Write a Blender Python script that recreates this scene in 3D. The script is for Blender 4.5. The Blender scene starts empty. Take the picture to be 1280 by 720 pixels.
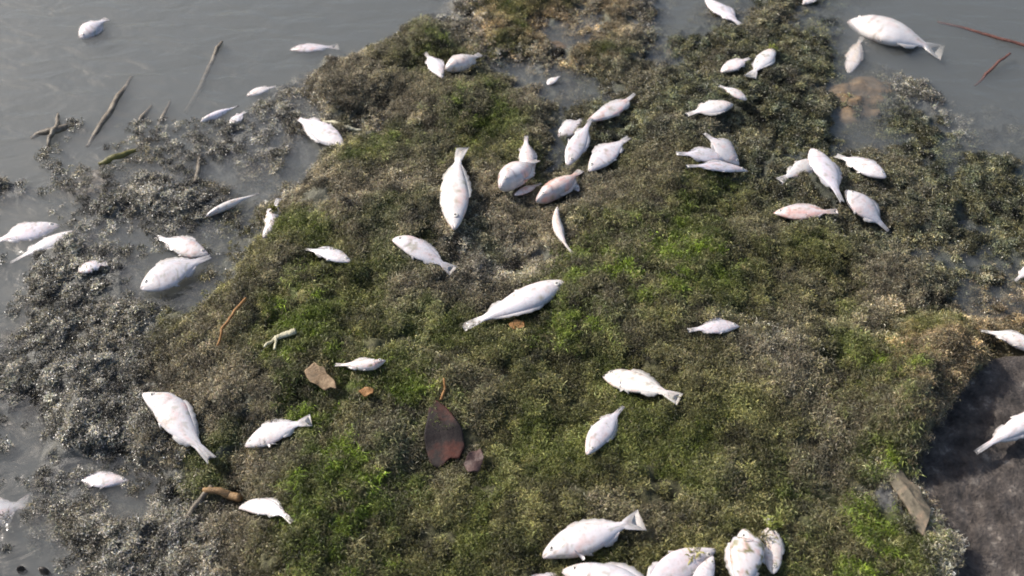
import bpy, math, random
import numpy as np
from mathutils import Vector, Matrix

SC = bpy.context.scene
COL = SC.collection
rng = np.random.default_rng(7)
random.seed(7)

# ------------------------------------------------------------------ camera
CAM_H, PITCH, FPX = 1.5, math.radians(50.0), 1343.0      # metres, down-tilt, focal length in 1280-px units
cam = bpy.data.cameras.new('camera')
cam.sensor_width = 36.0
cam.lens = FPX / 1280.0 * 36.0
cam.clip_start, cam.clip_end = 0.05, 400.0
cam.dof.use_dof = True
cam.dof.focus_distance = 1.85
cam.dof.aperture_fstop = 4.0
cam_o = bpy.data.objects.new('camera', cam)
cam_o.location = (0, 0, CAM_H)
cam_o.rotation_euler = (math.pi / 2 - PITCH, 0, 0)
COL.objects.link(cam_o)
SC.camera = cam_o

# ------------------------------------------------------------------ sky and sun
SUN = Vector((-0.68, 0.36, 0.60)).normalized()
world = bpy.data.worlds.new('World')
SC.world = world
world.use_nodes = True
wn = world.node_tree.nodes
sky = wn.new('ShaderNodeTexSky')
sky.sky_type = 'NISHITA'
sky.sun_disc = False
sky.sun_elevation = math.asin(SUN.z)
sky.sun_rotation = math.atan2(SUN.x, SUN.y)
sky.air_density = 1.0
sky.dust_density = 3.5
sky.ozone_density = 1.0
world.node_tree.links.new(sky.outputs[0], wn['Background'].inputs['Color'])
wn['Background'].inputs['Strength'].default_value = 0.15
sl = bpy.data.lights.new('sun', 'SUN')
sl.energy = 4.3
sl.angle = math.radians(0.6)
sl.color = (1.0, 0.95, 0.88)
so = bpy.data.objects.new('sun', sl)
so.rotation_euler = SUN.to_track_quat('Z', 'Y').to_euler()
so.location = (-3, 1.5, 4)
COL.objects.link(so)

SC.view_settings.view_transform = 'Standard'
SC.view_settings.look = 'None'
SC.view_settings.exposure = 0.25
SC.view_settings.gamma = 1.0
SC.view_settings.use_curve_mapping = False
SC.cycles.use_denoising = True
SC.cycles.max_bounces = 8
SC.cycles.volume_bounces = 2
SC.cycles.transparent_max_bounces = 12
SC.cycles.caustics_reflective = False
SC.cycles.caustics_refractive = False
SC.cycles.filter_width = 1.8

# ------------------------------------------------------------------ picture <-> ground helpers
CP, SP = math.cos(PITCH), math.sin(PITCH)

def project(x, y, z):
    d = y * CP - (z - CAM_H) * SP
    return 640 + FPX * x / d, 360 - FPX * (y * SP + (z - CAM_H) * CP) / d

def unproject(px, py, z):
    a = (px - 640) / FPX
    b = (360 - py) / FPX
    dx, dy, dz = a, CP + b * SP, -SP + b * CP
    t = (z - CAM_H) / dz
    return dx * t, dy * t

# ------------------------------------------------------------------ noise
def _lat(ix, iy, seed):
    h = (ix.astype(np.int64) * 374761393 + iy.astype(np.int64) * 668265263 + seed * 1442695041) & 0x7fffffff
    h = ((h ^ (h >> 13)) * 1274126177) & 0x7fffffff
    h = h ^ (h >> 16)
    return (h & 0xffff) / 65535.0

def vnoise(x, y, seed=0):
    x = np.asarray(x, float); y = np.asarray(y, float)
    ix, iy = np.floor(x), np.floor(y)
    fx, fy = x - ix, y - iy
    fx = fx * fx * fx * (fx * (fx * 6 - 15) + 10); fy = fy * fy * fy * (fy * (fy * 6 - 15) + 10)
    a = _lat(ix, iy, seed); b = _lat(ix + 1, iy, seed); c = _lat(ix, iy + 1, seed); d = _lat(ix + 1, iy + 1, seed)
    return (a * (1 - fx) + b * fx) * (1 - fy) + (c * (1 - fx) + d * fx) * fy

def fbm(x, y, seed=0, octv=4, gain=0.5):
    s = 0; a = 1; t = 0
    for k in range(octv):
        # turn each octave so that the lattice does not show
        c, q = math.cos(0.7 * k + 0.4), math.sin(0.7 * k + 0.4)
        s = s + a * vnoise((c * x - q * y) * 2 ** k + 17.3 * k, (q * x + c * y) * 2 ** k - 9.1 * k, seed + k)
        t += a; a *= gain
    return s / t

# ------------------------------------------------------------------ the lie of the land (a coarse survey map of the bank)
HEIGHT_MM = [                                       # one number for each 40-pixel square of the bank, in millimetres above the water
    [-75] * 12 + [-50, -14, -9, 1, 0, -7, -6, -4, -10, -16, -9, -7, -5, -6, -16, -40] + [-75] * 4,
    [-75] * 9 + [-32, -9, -1, 6, 18, 0, -10, -14, -6, 12, 4, -7, -1, -1, -1, -1, -6, -18, -36, -42, -50, -60, -70],
    [-75, -65, -55, -50, -45, -45, -45, -40, -26, -26, -1, 6, 18, 30, 18, 6, -10, -24, -10, -1, -1, 6, 6, 6, 6, -3, -22, -30, -24, -22, -30, -36],
    [-65, -50, -40, -36, -36, -36, -28, -11, -22, -26, -1, 18, 30, 40, 40, 30, 18, -11, 6, 6, 18, 18, 18, 18, 6, -4, -22, -26, -14, -14, -20, -26],
    [-50, -36, -32, -32, -32, -22, -11, -1, -9, -22, 6, 30, 40, 50, 50, 40, 30, -1, 18, 18, 30, 30, 18, 18, 6, 6, -2, -8, -7, -8, -10, -12],
    [-9, -24, -30, -22, -9, -1, -1, 2, -1, 4, 18, 40, 50, 50, 50, 50, 40, 30, 30, 40, 40, 40, 30, 30, 18, 18, 6, 2, -1, -1, -2, -3],
    [-110, -55, -26, -11, -1, 3, 6, 6, 18, 18, 30, 40, 50, 50, 50, 40, 40, 40, 40, 50, 50, 50, 40, 40, 30, 30, 18, 8, 1, 0, 0, -1],
    [-55, -11, -8, -26, -26, -26, 6, 18, 30, 30, 40, 50, 50, 50, 40, 30, 30, 40, 50, 50, 58, 50, 50, 50, 40, 30, 18, 8, 3, 2, 2, 1],
    [-55, -4, 3, -3, -11, -11, 6, 30, 40, 40, 40, 50, 50, 40, 30, 18, 18, 30, 50, 58, 58, 58, 50, 50, 40, 30, 18, 8, 3, 2, 2, 1],
    [-40, -3, 3, 2, 4, 6, 18, 30, 40, 50, 50, 50, 58, 58, 50, 30, 30, 40, 50, 58, 58, 58, 58, 50, 40, 30, 18, 18, 8, 6, 4, 4],
    [-14, 1, 3, 2, 6, 14, 18, 30, 40, 50, 50, 58, 58, 58, 58, 50, 50, 58, 58, 58, 58, 58, 58, 50, 40, 30, 18, 18, 30, 40, 30, 18],
    [-12, 1, 4, 2, 6, 14, 18, 30, 40, 50] + [58] * 13 + [50, 40, 40, 30, 30, 50, 58, 30, 6],
    [-16, -3, 4, 3, 4, 6, 18, 30, 50] + [58] * 14 + [50, 50, 40, 40, 50, 70, 50, 18, 6],
    [-30, -10, -1, 4, 4, 6, 6, 18, 40] + [58] * 16 + [50, 40, 50, 58, 30, 6, 6],
    [-55, -16, -28, -45, -42, -3, 4, 6, 40] + [58] * 16 + [50, 50, 58, 40, 18, 6, 6],
    [-55, -14, -12, -38, -32, -5, -1, 6, 30] + [58] * 16 + [50, 50, 50, 30, 18, 6, 6],
    [-55, -26, -14, -11, -3, -2, -1, 18, 30] + [58] * 17 + [50, 50, 40, 18, 6, 6],
    [-55, -55, -26, -11, -8, -1, 4, 6, 30] + [58] * 18 + [50, 50, 30, 18, 18]]
# what grows there: 0 wet grey weed, 1 brown, 2 olive, 3 bright green, 4 dark green, 5 tan, 6 pale straw
COVER = [
    [0] * 15 + [5, 5, 5, 1, 5] + [0] + [4] * 7 + [0] * 4,
    [0] * 10 + [1, 1, 2, 3, 2, 0, 0, 1, 5, 1, 1] + [4] * 6 + [1] + [0] * 4,
    [0] * 10 + [1, 1, 1, 2, 1, 2, 1, 1] + [4] * 10 + [0] * 4,
    [0] * 10 + [1, 1, 1, 1, 3, 3, 1] + [4] * 13 + [0, 0],
    [0] * 10 + [2, 2, 3, 3, 2, 2, 2] + [4] * 15,
    [0] * 9 + [1, 1, 2, 1, 2, 1, 1, 1, 1, 4, 2, 2, 2] + [4] * 10,
    [0] * 7 + [2] + [1] * 11 + [2, 2, 3, 2, 2] + [4] * 8,
    [0] * 6 + [2] * 4 + [1] * 8 + [2, 3, 3, 3, 3] + [2] * 4 + [4] * 5,
    [0] * 5 + [2, 2, 2, 1, 2, 2, 1, 1, 1, 6, 6, 6, 1, 3, 3, 3, 3, 3] + [2] * 4 + [1, 4, 4, 4, 1],
    [0] * 5 + [2, 1, 2, 2, 3, 2, 2] + [1] * 4 + [2, 3, 3, 3, 3] + [2] * 6 + [1] * 4 + [5],
    [0] * 5 + [2, 1, 2, 3, 3, 2, 2, 2, 1, 2, 2] + [2, 3, 3, 2, 2, 2] + [1, 2, 2, 2, 1, 1, 5, 5, 5, 5],
    [0] * 5 + [1, 1, 2, 3, 3, 3, 2, 2, 1] + [2] * 9 + [1, 6, 2, 2, 3, 5, 5, 5, 2],
    [0] * 5 + [1, 1, 1, 2, 3, 3, 3, 3, 2] + [2] * 10 + [1, 1, 2, 3, 3, 5, 5, 2],
    [0] * 5 + [1, 1, 1, 1, 3, 3, 3, 3, 3] + [2] * 11 + [1, 2, 3, 5, 5, 0, 0],
    [0] * 6 + [1, 1, 1, 3, 3, 3, 3, 3] + [2] * 11 + [1, 3, 3, 5, 5, 0, 0],
    [0] * 7 + [1, 2, 3, 3, 3, 3, 2] + [2] * 8 + [1, 2, 3, 2, 1, 6, 6, 5, 0, 0],
    [0] * 7 + [1, 2, 3, 3, 3, 3, 2] + [2] * 4 + [1] + [2] * 6 + [3, 3, 3, 6, 6, 6, 0, 0],
    [0] * 7 + [1, 2, 2, 3, 3] + [2] * 13 + [3, 3, 3, 2, 6, 6, 5]]
PAL = np.array([(.27, .258, .225), (.30, .262, .185), (.190, .182, .075), (.160, .215, .024), (.118, .128, .080), (.33, .25, .145), (.52, .48, .40)])
HG = np.array(HEIGHT_MM) / 1000.0
COVER = [(r_ + r_[-1:] * 32)[:32] for r_ in COVER]
CG = PAL[np.array(COVER)]
WETG = np.array([1.0, .12, .12, .12, .7, .4, .12])[np.array(COVER)]

def grid_lookup(G, u, v):
    u = np.clip(u, 0, 31 - 1e-6); v = np.clip(v, 0, 17 - 1e-6)
    i, j = np.floor(u).astype(int), np.floor(v).astype(int)
    fu, fv = u - i, v - j
    fu = fu * fu * (3 - 2 * fu); fv = fv * fv * (3 - 2 * fv)
    if G.ndim == 3:
        fu, fv = fu[..., None], fv[..., None]
    i1, j1 = np.minimum(i + 1, 31), np.minimum(j + 1, 17)
    return (G[j, i] * (1 - fu) + G[j, i1] * fu) * (1 - fv) + (G[j1, i] * (1 - fu) + G[j1, i1] * fu) * fv

def map_uv(x, y):
    yc = np.clip(y, 0.62, 2.6)
    px, py = project(x, yc, .025)
    wx = (fbm(x * 5, y * 5, 31, 3) - .5) * 1.5
    wy = (fbm(x * 5, y * 5, 57, 3) - .5) * 1.5
    return (px - 20) / 40 + wx, (py - 20) / 40 + wy

RA, RB = np.array(unproject(1212, 432, .06)), np.array(unproject(1122, 556, .06))
def ridge(x, y):
    """the thick lip of matted weed that overhangs the stone slab"""
    d = RB - RA; ln = np.hypot(*d); e = d / ln
    t = (x - RA[0]) * e[0] + (y - RA[1]) * e[1]
    c = (x - RA[0]) * -e[1] + (y - RA[1]) * e[0]          # + towards the slab
    c = c + .014 * (fbm(x * 20, y * 20, 141, 2) - .5) * 2
    along = np.clip((t + .03) / .05, 0, 1) * np.clip((ln + .03 - t) / .06, 0, 1)
    across = np.where(c > 0, np.exp(-(np.maximum(c - .026, 0) / .008) ** 2), np.exp(-(np.maximum(-c - .02, 0) / .035) ** 2))
    return .046 * along * across

def base_height(x, y):
    x = np.asarray(x, float); y = np.asarray(y, float)
    u, v = map_uv(x, y)
    h = grid_lookup(HG, u, v)
    h = h + np.clip(y - 2.5, 0, 3) * -.08 - np.clip(-x - 2.0, 0, 3) * .06
    h = h + np.clip(.4 - y, 0, 5) * .05
    h = h + ridge(x, y)
    return np.maximum(h, -.45)

SLAB_PX = [(1130, 585), (1152, 535), (1185, 495), (1208, 462), (1240, 440), (1290, 428), (1400, 430), (1500, 560), (1440, 780), (1280, 840), (1180, 770), (1180, 720), (1192, 700), (1172, 665), (1150, 625)]
SLAB_Z = .034
slab_pts = [unproject(a_, b_, SLAB_Z) for a_, b_ in SLAB_PX]
_sp = np.array(slab_pts); SLAB_C = _sp.mean(0)
_sp = np.concatenate([_sp + (np.roll(_sp, -1, 0) - _sp) * f_ for f_ in np.linspace(0, 1, 8, endpoint=False)])
_sa = np.arctan2(_sp[:, 1] - SLAB_C[1], _sp[:, 0] - SLAB_C[0]); _sr = np.hypot(*(_sp - SLAB_C).T); _so = np.argsort(_sa)
def slab_ratio(x, y):
    """0 in the middle of the stone slab, 1 at its rim"""
    a_ = np.arctan2(y - SLAB_C[1], x - SLAB_C[0])
    r_ = np.interp(a_, np.r_[_sa[_so] - 2 * math.pi, _sa[_so], _sa[_so] + 2 * math.pi], np.tile(_sr[_so], 3))
    return np.hypot(x - SLAB_C[0], y - SLAB_C[1]) / r_

def hummock(x, y):
    return .8 * (fbm(x * 11, y * 11, 3, 3) - .5) + 1.25 * (fbm(x * 4.2 + 5, y * 4.2, 8, 2) - .5)

def fine_height(x, y):
    h = base_height(x, y)
    deep = np.clip((h + .06) / .05, .3, 1)
    n1 = hummock(x, y)
    n2 = 1 - np.abs(2 * fbm(x * 34, y * 34, 11, 2) - 1) - .55
    n3 = 1 - np.abs(2 * vnoise(x * 95, y * 95, 19) - 1) - .5
    n4 = vnoise(x * 190, y * 190, 23) - .5
    h = h + deep * (n1 * .052 + n2 * .017 + n3 * .0065 + n4 * .003)
    k = np.clip((.93 - slab_ratio(x, y)) / .05, 0, 1)
    return h * (1 - k) + np.minimum(h, SLAB_Z - .02) * k

def ground_at(px, py, it=5):
    """the point of the ground seen at a place of the photograph"""
    z = .03
    for _ in range(it):
        x, y = unproject(px, py, z)
        h = float(base_height(x, y))
        z = .5 * z + .5 * (h + .052 * float(hummock(x, y)) * min(1, max(.3, (h + .06) / .05)) + .002)
    return x, y, z

# ------------------------------------------------------------------ materials
def new_mat(name):
    m = bpy.data.materials.new(name)
    m.use_nodes = True
    nt = m.node_tree
    b = nt.nodes['Principled BSDF']
    return m, nt, b

def attr(nt, name):
    n = nt.nodes.new('ShaderNodeAttribute'); n.attribute_name = name
    return n

def noise(nt, scale, detail=4, rough=.6, coord='Object', dist=0.0):
    tc = nt.nodes.new('ShaderNodeTexCoord')
    n = nt.nodes.new('ShaderNodeTexNoise')
    n.inputs['Scale'].default_value = scale; n.inputs['Detail'].default_value = detail
    n.inputs['Roughness'].default_value = rough; n.inputs['Distortion'].default_value = dist
    nt.links.new(tc.outputs[coord], n.inputs['Vector'])
    return n

def ramp(nt, src, stops):
    r = nt.nodes.new('ShaderNodeValToRGB')
    while len(r.color_ramp.elements) < len(stops):
        r.color_ramp.elements.new(.5)
    for e, (p, c) in zip(r.color_ramp.elements, stops):
        e.position = p; e.color = (*c, 1)
    nt.links.new(src, r.inputs[0])
    return r

def mix(nt, mode, fac, a, b):
    m = nt.nodes.new('ShaderNodeMix'); m.data_type = 'RGBA'; m.blend_type = mode
    for sock, v in ((m.inputs[0], fac), (m.inputs[6], a), (m.inputs[7], b)):
        if hasattr(v, 'is_linked'):
            nt.links.new(v, sock)
        elif isinstance(v, (int, float)):
            sock.default_value = v
        else:
            sock.default_value = (*v, 1)
    return m.outputs[2]

def bump(nt, b, src, strength, dist):
    n = nt.nodes.new('ShaderNodeBump')
    n.inputs['Strength'].default_value = strength; n.inputs['Distance'].default_value = dist
    nt.links.new(src, n.inputs['Height']); nt.links.new(n.outputs[0], b.inputs['Normal'])

def maprange(nt, src, lo, hi):
    n = nt.nodes.new('ShaderNodeMapRange')
    n.inputs[3].default_value = lo; n.inputs[4].default_value = hi
    nt.links.new(src, n.inputs[0])
    return n.outputs[0]

# algae-covered mud
M_MUD, nt, b = new_mat('algae_mud')
ac = attr(nt, 'col'); n1 = noise(nt, 120, 5, .7)
r1 = ramp(nt, n1.outputs[0], [(.3, (.35, .33, .32)), (.55, (.9, .9, .88)), (.8, (1.6, 1.55, 1.35))])
nt.links.new(mix(nt, 'MULTIPLY', 1.0, ac.outputs['Color'], r1.outputs[0]), b.inputs['Base Color'])
nt.links.new(maprange(nt, attr(nt, 'wet').outputs['Fac'], .8, .32), b.inputs['Roughness'])
bump(nt, b, noise(nt, 420, 4, .7).outputs[0], .7, .004)

# algae strands
M_ALGAE, nt, b = new_mat('algae_strands')
ac = attr(nt, 'col')
nt.links.new(ac.outputs['Color'], b.inputs['Base Color'])
nt.links.new(maprange(nt, attr(nt, 'wet').outputs['Fac'], .62, .24), b.inputs['Roughness'])
b.inputs['Specular IOR Level'].default_value = .5
tr = nt.nodes.new('ShaderNodeBsdfTranslucent'); nt.links.new(ac.outputs['Color'], tr.inputs['Color'])
mx = nt.nodes.new('ShaderNodeMixShader'); mx.inputs[0].default_value = .22
nt.links.new(b.outputs[0], mx.inputs[1]); nt.links.new(tr.outputs[0], mx.inputs[2])
nt.links.new(mx.outputs[0], nt.nodes['Material Output'].inputs['Surface'])

M_TUFT, nt, b = new_mat('algae_tufts')
ci_ = attr(nt, 'col'); ci_.attribute_type = 'INSTANCER'
wi_ = attr(nt, 'wet'); wi_.attribute_type = 'INSTANCER'
tcol = mix(nt, 'MULTIPLY', 1.0, ci_.outputs['Color'], attr(nt, 'shade').outputs['Color'])
nt.links.new(tcol, b.inputs['Base Color'])
nt.links.new(maprange(nt, wi_.outputs['Fac'], .56, .26), b.inputs['Roughness'])
tr = nt.nodes.new('ShaderNodeBsdfTranslucent'); nt.links.new(tcol, tr.inputs['Color'])
mx = nt.nodes.new('ShaderNodeMixShader'); mx.inputs[0].default_value = .25
nt.links.new(b.outputs[0], mx.inputs[1]); nt.links.new(tr.outputs[0], mx.inputs[2])
nt.links.new(mx.outputs[0], nt.nodes['Material Output'].inputs['Surface'])

# fish skin
M_FISH, nt, b = new_mat('fish_skin')
ac = attr(nt, 'col'); n1 = noise(nt, 55, 5, .65)
r1 = ramp(nt, n1.outputs[0], [(.28, (.80, .73, .69)), (.46, (.98, .965, .965)), (.75, (1.06, 1.06, 1.08))])
n2 = noise(nt, 210, 3, .7); r2 = ramp(nt, n2.outputs[0], [(.30, (.55, .52, .50)), (.42, (1, 1, 1)), (.8, (1.03, 1.03, 1.03))])
fm = mix(nt, 'MULTIPLY', 1.0, ac.outputs['Color'], r1.outputs[0])
nt.links.new(mix(nt, 'MULTIPLY', .22, fm, r2.outputs[0]), b.inputs['Base Color'])
b.inputs['Roughness'].default_value = .34
b.inputs['Subsurface Weight'].default_value = .12
b.inputs['Subsurface Radius'].default_value = (.004, .002, .0015)
b.inputs['Coat Weight'].default_value = .4
b.inputs['Coat Roughness'].default_value = .18
tc = nt.nodes.new('ShaderNodeTexCoord'); vo = nt.nodes.new('ShaderNodeTexVoronoi')
vo.inputs['Scale'].default_value = 300
nt.links.new(tc.outputs['Object'], vo.inputs['Vector'])
bump(nt, b, vo.outputs['Distance'], .18, .0010)

M_EYE, nt, b = new_mat('fish_eye')
nt.links.new(attr(nt, 'col').outputs['Color'], b.inputs['Base Color'])
b.inputs['Roughness'].default_value = .2

def noisy_mat(name, stops, scale, rough, bscale=60, bstr=.6, bdist=.004, detail=6, dist=0.0):
    m, nt, b = new_mat(name)
    r = ramp(nt, noise(nt, scale, detail, .65, dist=dist).outputs[0], stops)
    nt.links.new(r.outputs[0], b.inputs['Base Color'])
    b.inputs['Roughness'].default_value = rough
    b.inputs['Specular IOR Level'].default_value = .3
    bump(nt, b, noise(nt, bscale, 5, .7).outputs[0], bstr, bdist)
    return m

M_SLAB = noisy_mat('dark_slab_stone', [(.34, (.040, .034, .030)), (.48, (.092, .077, .068)), (.60, (.145, .122, .106)), (.67, (.30, .26, .22))], 38, .6, 150, 1.0, .012, detail=8)
M_TAN = noisy_mat('tan_stone', [(.3, (.06, .045, .028)), (.5, (.17, .11, .055)), (.7, (.30, .21, .12))], 30, .7, 50)
M_BARK = noisy_mat('grey_bark', [(.3, (.07, .06, .042)), (.5, (.135, .115, .082)), (.72, (.26, .185, .125))], 30, .7, 160, .6, .003, dist=1.5)
M_STICK = noisy_mat('wet_stick', [(.3, (.05, .042, .032)), (.5, (.14, .115, .085)), (.72, (.27, .235, .18))], 60, .4, 150, .6, .003)
M_RED = noisy_mat('red_stem', [(.3, (.06, .028, .022)), (.6, (.13, .055, .042))], 40, .5, 150)
M_ORANGE = noisy_mat('orange_stem', [(.3, (.18, .08, .025)), (.65, (.36, .19, .07))], 60, .55, 150)
M_REED = noisy_mat('tan_reed', [(.3, (.14, .085, .04)), (.65, (.34, .21, .10))], 40, .55, 150)
M_PALE = noisy_mat('pale_straw', [(.3, (.34, .31, .20)), (.65, (.55, .52, .38))], 50, .6, 150)
M_LEAF = noisy_mat('tan_dead_leaf', [(.3, (.07, .05, .028)), (.5, (.19, .125, .068)), (.68, (.34, .24, .14))], 70, .55, 120)
M_LEAFSHADE = noisy_mat('red_brown_leaf_hollow_shade', [(.3, (.010, .008, .008)), (.5, (.018, .012, .011)), (.66, (.075, .022, .014))], 15, .75, 90, .5)  # near-black stops paint in hollow shade, the red-brown stop is leaf colour
M_DUSKY = noisy_mat('dusky_pink_leaf', [(.3, (.04, .024, .022)), (.65, (.11, .065, .055))], 40, .5, 90)
M_PEBBLE = noisy_mat('dark_pebble', [(.3, (.02, .017, .014)), (.7, (.07, .055, .045))], 60, .3, 90)

# water: a clear reflecting skin over a murky body
M_WATER, nt, b = new_mat('murky_water')
nt.nodes.remove(b)
out = nt.nodes['Material Output']
tc = nt.nodes.new('ShaderNodeTexCoord'); mp = nt.nodes.new('ShaderNodeMapping')
mp.inputs['Rotation'].default_value = (0, 0, .55); mp.inputs['Scale'].default_value = (1, 2.6, 1)
nt.links.new(tc.outputs['Object'], mp.inputs['Vector'])
wv = nt.nodes.new('ShaderNodeTexNoise'); wv.inputs['Scale'].default_value = 9; wv.inputs['Detail'].default_value = 4; wv.inputs['Distortion'].default_value = .6
nt.links.new(mp.outputs[0], wv.inputs['Vector'])
bp = nt.nodes.new('ShaderNodeBump'); bp.inputs['Strength'].default_value = .5; bp.inputs['Distance'].default_value = .02
nt.links.new(wv.outputs[0], bp.inputs['Height'])
geo = nt.nodes.new('ShaderNodeNewGeometry')
dot = nt.nodes.new('ShaderNodeVectorMath'); dot.operation = 'DOT_PRODUCT'
nt.links.new(geo.outputs['Incoming'], dot.inputs[0]); nt.links.new(bp.outputs[0], dot.inputs[1])
def mth(op, a, bb):
    n = nt.nodes.new('ShaderNodeMath'); n.operation = op
    for s, v in zip(n.inputs, (a, bb)):
        if v is None: continue
        if hasattr(v, 'is_linked'): nt.links.new(v, s)
        else: s.default_value = v
    return n.outputs[0]
c = mth('SUBTRACT', 1.0, mth('ABSOLUTE', dot.outputs['Value'], None))
fr = mth('ADD', mth('MULTIPLY', mth('POWER', c, 5.0), .96), .045)
tb = nt.nodes.new('ShaderNodeBsdfTransparent')
gl = nt.nodes.new('ShaderNodeBsdfGlossy'); gl.inputs['Roughness'].default_value = .17
nt.links.new(bp.outputs[0], gl.inputs['Normal'])
mx = nt.nodes.new('ShaderNodeMixShader')
nt.links.new(fr, mx.inputs[0]); nt.links.new(tb.outputs[0], mx.inputs[1]); nt.links.new(gl.outputs[0], mx.inputs[2])
nt.links.new(mx.outputs[0], out.inputs['Surface'])
pv = nt.nodes.new('ShaderNodeVolumePrincipled')
pv.inputs['Color'].default_value = (.43, .45, .445, 1)
pv.inputs['Density'].default_value = 27.0
pv.inputs['Anisotropy'].default_value = .2
nt.links.new(pv.outputs[0], out.inputs['Volume'])

# ------------------------------------------------------------------ mesh helpers
def mesh_obj(name, verts, faces, mat, parent=None, smooth=True, attrs=None):
    me = bpy.data.meshes.new(name)
    verts = np.asarray(verts, np.float32)
    if isinstance(faces, np.ndarray):
        nf, k = faces.shape
        me.vertices.add(len(verts)); me.vertices.foreach_set('co', verts.ravel())
        me.loops.add(nf * k); me.loops.foreach_set('vertex_index', faces.astype(np.int32).ravel())
        me.polygons.add(nf); me.polygons.foreach_set('loop_start', np.arange(0, nf * k, k, dtype=np.int32))
        me.update(calc_edges=True)
    else:
        me.from_pydata(verts.tolist(), [], faces); me.update()
    me.polygons.foreach_set('use_smooth', np.full(len(me.polygons), smooth))
    for an, av in (attrs or {}).items():
        av = np.asarray(av, np.float32)
        if av.ndim == 2:
            a = me.attributes.new(an, 'FLOAT_COLOR', 'POINT')
            a.data.foreach_set('color', np.c_[av, np.ones(len(av))].astype(np.float32).ravel())
        else:
            a = me.attributes.new(an, 'FLOAT', 'POINT'); a.data.foreach_set('value', av)
    me.materials.append(mat)
    o = bpy.data.objects.new(name, me)
    COL.objects.link(o)
    o.parent = parent
    return o

def tag(o, label, cat, group=None, kind=None):
    o['label'] = label; o['category'] = cat
    if group: o['group'] = group
    if kind: o['kind'] = kind
    return o

def empty(name, loc):
    e = bpy.data.objects.new(name, None)
    e.empty_display_size = .05
    e.location = loc
    COL.objects.link(e)
    return e

def grid_faces(nr, nc, off=0):
    i = np.arange(nr - 1)[:, None] * nc + np.arange(nc - 1)[None, :] + off
    return np.stack([i, i + 1, i + nc + 1, i + nc], -1).reshape(-1, 4)

# ------------------------------------------------------------------ ground
def axis(lo, hi, step, far, grow=1.35):
    a = list(np.arange(lo, hi + step / 2, step))
    d = step; v = hi
    while v < far:
        d *= grow; v += d; a.append(v)
    d = step; v = lo
    while v > -far:
        d *= grow; v -= d; a.insert(0, v)
    return np.array(a)

XS = axis(-1.75, 1.75, .0048, 60)
YS = axis(.60, 2.45, .0048, 60)
X, Y = np.meshgrid(XS, YS)
Z = fine_height(X, Y)

def soil_fields(x, y):
    u, v = map_uv(x, y)
    return grid_lookup(CG, u, v), grid_lookup(WETG, u, v)

Cm, Wm = soil_fields(X, Y)
Wm = np.clip(np.maximum(Wm, 1 - (Z - .002) / .014), 0, 1)
tone = (.55 + .8 * fbm(X * 18, Y * 18, 71, 3))[..., None]
terr = mesh_obj('ground', np.stack([X, Y, Z], -1).reshape(-1, 3), grid_faces(len(YS), len(XS)), M_MUD,
                attrs={'col': (np.minimum(Cm, .25) * tone * .50).reshape(-1, 3), 'wet': Wm.ravel()})
terr['kind'] = 'structure'

W = 58.0
wb = [(-W, -W, -1.4), (W, -W, -1.4), (W, W, -1.4), (-W, W, -1.4), (-W, -W, 0), (W, -W, 0), (W, W, 0), (-W, W, 0)]
wat = mesh_obj('water', wb, [[0, 3, 2, 1], [4, 5, 6, 7], [0, 1, 5, 4], [1, 2, 6, 5], [2, 3, 7, 6], [3, 0, 4, 7]], M_WATER, smooth=False)
wat['kind'] = 'structure'

# ------------------------------------------------------------------ outline solids: stones, leaves, bark
def outline_solid(name, pts, top, bottom, mat, parent=None, rings=18, nang=72, edge=.35, rough=.004, seed=0, label=None, cat=None, group=None):
    """pts: world (x, y) outline, star-shaped round its middle; top(x, y, q): upper face, q = 0 middle .. 1 rim"""
    pts = np.array(pts); c = pts.mean(0)
    pts = np.concatenate([pts + (np.roll(pts, -1, 0) - pts) * f for f in np.linspace(0, 1, 8, endpoint=False)])
    ang = np.arctan2(pts[:, 1] - c[1], pts[:, 0] - c[0]); rad = np.hypot(pts[:, 0] - c[0], pts[:, 1] - c[1])
    o = np.argsort(ang); ang, rad = ang[o], rad[o]
    th = np.linspace(-math.pi, math.pi, nang, endpoint=False)
    r = np.interp(th, np.r_[ang - 2 * math.pi, ang, ang + 2 * math.pi], np.r_[rad, rad, rad])
    r = r * (1 + .08 * (fbm(np.cos(th) * 2.5 + seed, np.sin(th) * 2.5, 5 + seed, 3) - .5))
    q = np.linspace(0, 1, rings) ** .8
    gx = c[0] + np.outer(q, r * np.cos(th)); gy = c[1] + np.outer(q, r * np.sin(th))
    Q = np.repeat(q[:, None], nang, 1)
    n = (fbm(gx * 28 + seed, gy * 28, 40 + seed, 4) - .5) * 2 * rough
    zt = top(gx, gy, Q) + n
    zb = bottom(gx, gy, Q) + n * .3
    base = np.array([c[0], c[1], float(zb.min())])
    V = np.concatenate([np.stack([gx, gy, zt], -1).reshape(-1, 3), np.stack([gx, gy, zb], -1).reshape(-1, 3)]) - base
    F = []
    for s, flip in ((0, 0), (rings * nang, 1)):
        for i in range(rings - 1):
            for j in range(nang):
                a, d = s + i * nang + j, s + i * nang + (j + 1) % nang
                f = [a, a + nang, d + nang, d]
                F.append(f[::-1] if flip else f)
    e, g = (rings - 1) * nang, (2 * rings - 1) * nang
    for j in range(nang):
        k = (j + 1) % nang
        F.append([e + j, g + j, g + k, e + k])
    ob = mesh_obj(name, V, F, mat, parent)
    ob.location = base
    if label: tag(ob, label, cat, group)
    return ob

def px_outline(pl, z):
    return [unproject(a, b, z) for a, b in pl]

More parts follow.
